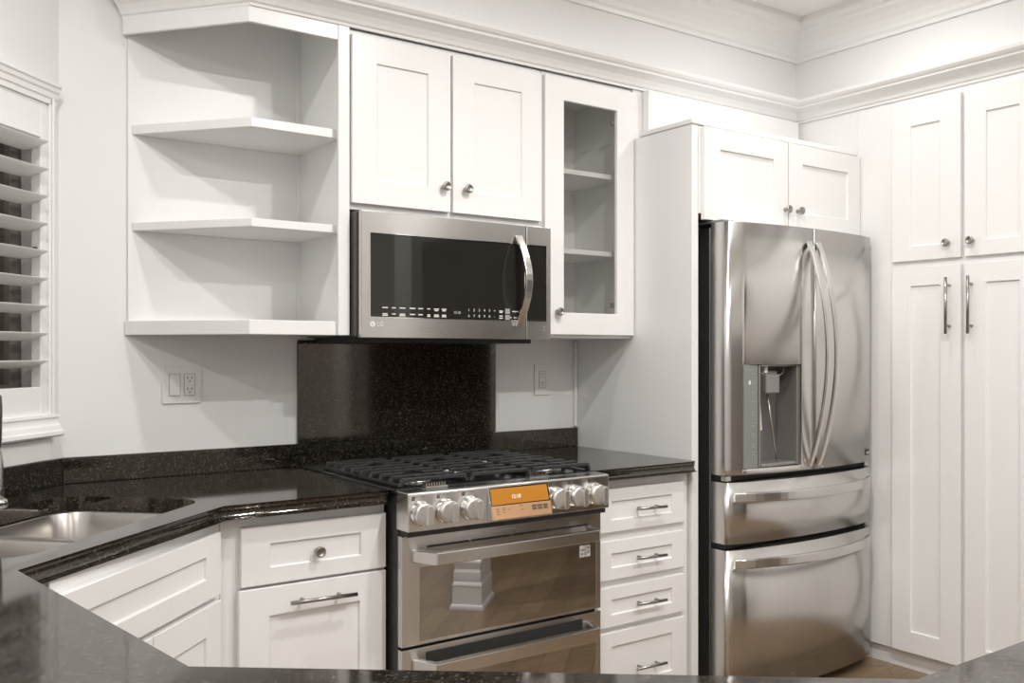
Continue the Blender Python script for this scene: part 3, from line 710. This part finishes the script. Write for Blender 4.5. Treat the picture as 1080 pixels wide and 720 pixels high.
f = B(); tube(f, [(.225, -.005, 1.155), (.285, .0, .900)], .0035, 8); obj('lever_rod', f, M['nickel_l'], fr)
f = B(); box(f, .159, .359, -.034, .063, DSP[2]+.002, DSP[2]+.014); obj('drip_tray', f, M['greyd'], fr, .002)
# bowed door handles
def strap(name, pts, wdir, hw, th, parent, taper=True):
    f = B(); rings = []; wd_ = Vector(wdir)
    for i, p in enumerate(pts):
        a = Vector(pts[max(i-1, 0)]); b = Vector(pts[min(i+1, len(pts)-1)]); td = (b-a).normalized(); nr = wd_.cross(td).normalized()
        rings.append([Vector(p)+wd_*sx*hw+nr*sy*th for sx, sy in ((-1, -.6), (-.7, -1), (.7, -1), (1, -.6), (1, .6), (.7, 1), (-.7, 1), (-1, .6))])
    loft(f, rings); return obj(name, f, M['handle'], parent, .001)
for x, dpar, lean in ((SEAM-.034, dl, -1), (SEAM+.021, dr, 1)):
    yb = fy(x); pts = []
    for i in range(21):
        t = i/20; u = math.sin(PI*t); pts.append((x, yb-.004-.088*u**.85, .872+.874*t))
    strap('handle', pts, (1, 0, 0), .0125, .007, dpar)
for z, par in ((.778, dm), (.532, db_)):
    pts = []
    for i in range(25):
        t = i/24; x = .030+(FWD-.06)*t; u = math.sin(PI*t); pts.append((x, fy(x)-.005-.050*u**.7, z))
    strap('handle', pts, (0, 0, 1), .0185, .006, par)
lg_logo(dr, FWD-.070, fy(FWD-.07)-.001, 1.752, .010, M['nickel_l'])
def decal(x0, x1, z0, z1, off):
    bm = B(); loft(bm, [[(x, fy(x)-o, z) for x, z in ((x0, z0), (x1, z0), (x1, z1), (x0, z1))] for o in (0, off)]); return bm
st = obj('badge', decal(FWD-.062, FWD-.022, .884, .904, .0008), M['print_k'], dr)
obj('badge_print', decal(FWD-.058, FWD-.026, .889, .899, .0014), M['nickel_l'], st)
# ------------------------------------------------------------------ outlets
def plate(name, label, x0, x1, z0, z1, parts, group=None):
    o = thing(name, label, 'outlet', ((x0+x1)/2, YW, (z0+z1)/2)); hw, hh = (x1-x0)/2, (z1-z0)/2
    f = B(); prism(f, rr(-hw, hw, -hh, hh, .004, 3), -.007, -.0005, 'y'); obj('cover_plate', f, M['plate'], o, .0015, 2)
    for kind, cx in parts:
        f = B(); box(f, cx-.0185, cx+.0185, -.0076, -.0068, -.036, .036); obj('gap_line', f, M['print_g'], o)
        f = B()
        if kind == 'switch':
            prism(f, [(-.0072, -.0345), (-.0105, -.0345), (-.0085, 0), (-.0078, .0345), (-.0072, .0345)], cx-.0165, cx+.0165, 'x'); obj('rocker_switch', f, M['plate'], o, .0008)
        else:
            box(f, cx-.0165, cx+.0165, -.0092, -.0072, -.0345, .0345); r_ = obj('receptacle', f, M['plate'], o, .0008)
            f = B()
            for zc in (-.018, .018):
                box(f, cx-.0078, cx-.0056, -.0096, -.0090, zc, zc+.010); box(f, cx+.0056, cx+.0078, -.0096, -.0090, zc+.001, zc+.009)
                lathe(f, [(0, 0), (.0026, 0), (.0026, .0005), (0, .0005)], (cx, -.0091, zc-.006), (0, -1, 0), 10, False)
            obj('slots', f, M['print_k'], r_)
    return o
plate('switch_outlet', 'white double wall plate with a rocker switch and an outlet under the open shelf', .866, .992, 1.148, 1.270, (('switch', -.024), ('outlet', .024)))
plate('wall_outlet', 'white single wall outlet right of the tall granite slab', 2.374, 2.454, 1.137, 1.266, (('outlet', 0),))
# ------------------------------------------------------------------ column behind the camera's right, seen in the oven glass
cl = thing('square_column', 'white square column with a stepped moulded base, mirrored in the oven glass', 'column', (2.737, .623, 0), PI/4)
f = B(); box(f, -.050, .050, -.120, .120, 0, CEIL-.001); obj('shaft', f, M['trim'], cl, .003)
f = B()
prof = [(.155, 0), (.155, .012), (.148, .022), (.132, .026), (.130, .115), (.135, .122), (.128, .132), (.117, .140), (.120, .155), (.120, .190), (.108, .205), (.117, .225), (.125, .240), (.122, .25), (.095, .262), (.088, .290), (.078, .298)]
rings = [[(sx*(.050+(a-.075)*.46), sy*(.120+(a-.075)*.46), z) for sx, sy in ((-1, -1), (1, -1), (1, 1), (-1, 1))] for a, z in prof]
loft(f, rings); obj('base', f, M['trim'], cl)
# ------------------------------------------------------------------ ceiling downlights (each lamp carries its own light)
ring_me = lens_me = None
for i, (x, y, watt) in enumerate(LAMPS):
    t = thing('recessed_downlight', 'round white recessed ceiling downlight of the kitchen and room grid', 'ceiling light', (x, y, CEIL), 0, 'recessed ceiling downlights')
    if ring_me is None:
        f = B(); lathe(f, [(.055, -.0005), (.088, -.0005), (.088, -.004), (.080, -.008), (.060, -.008), (.055, -.004)], (0, 0, 0), (0, 0, 1), 28); o = obj('trim_ring', f, M['trim'], t); ring_me = o.data
        f = B(); lathe(f, [(0, -.0012), (.054, -.0012), (.054, -.003), (0, -.003)], (0, 0, 0), (0, 0, 1), 28); o = obj('lens', f, M['lens'], t); lens_me = o.data
    else:
        for nm, me in (('trim_ring', ring_me), ('lens', lens_me)):
            o = bpy.data.objects.new(nm, me); COL.objects.link(o); o.parent = t
    ld = bpy.data.lights.new('downlight', 'AREA'); ld.shape = 'DISK'; ld.size = .10; ld.energy = watt; ld.color = LAMP_COL
    lo = bpy.data.objects.new('downlight', ld); COL.objects.link(lo); lo.parent = t; lo.location = (0, 0, -.010)
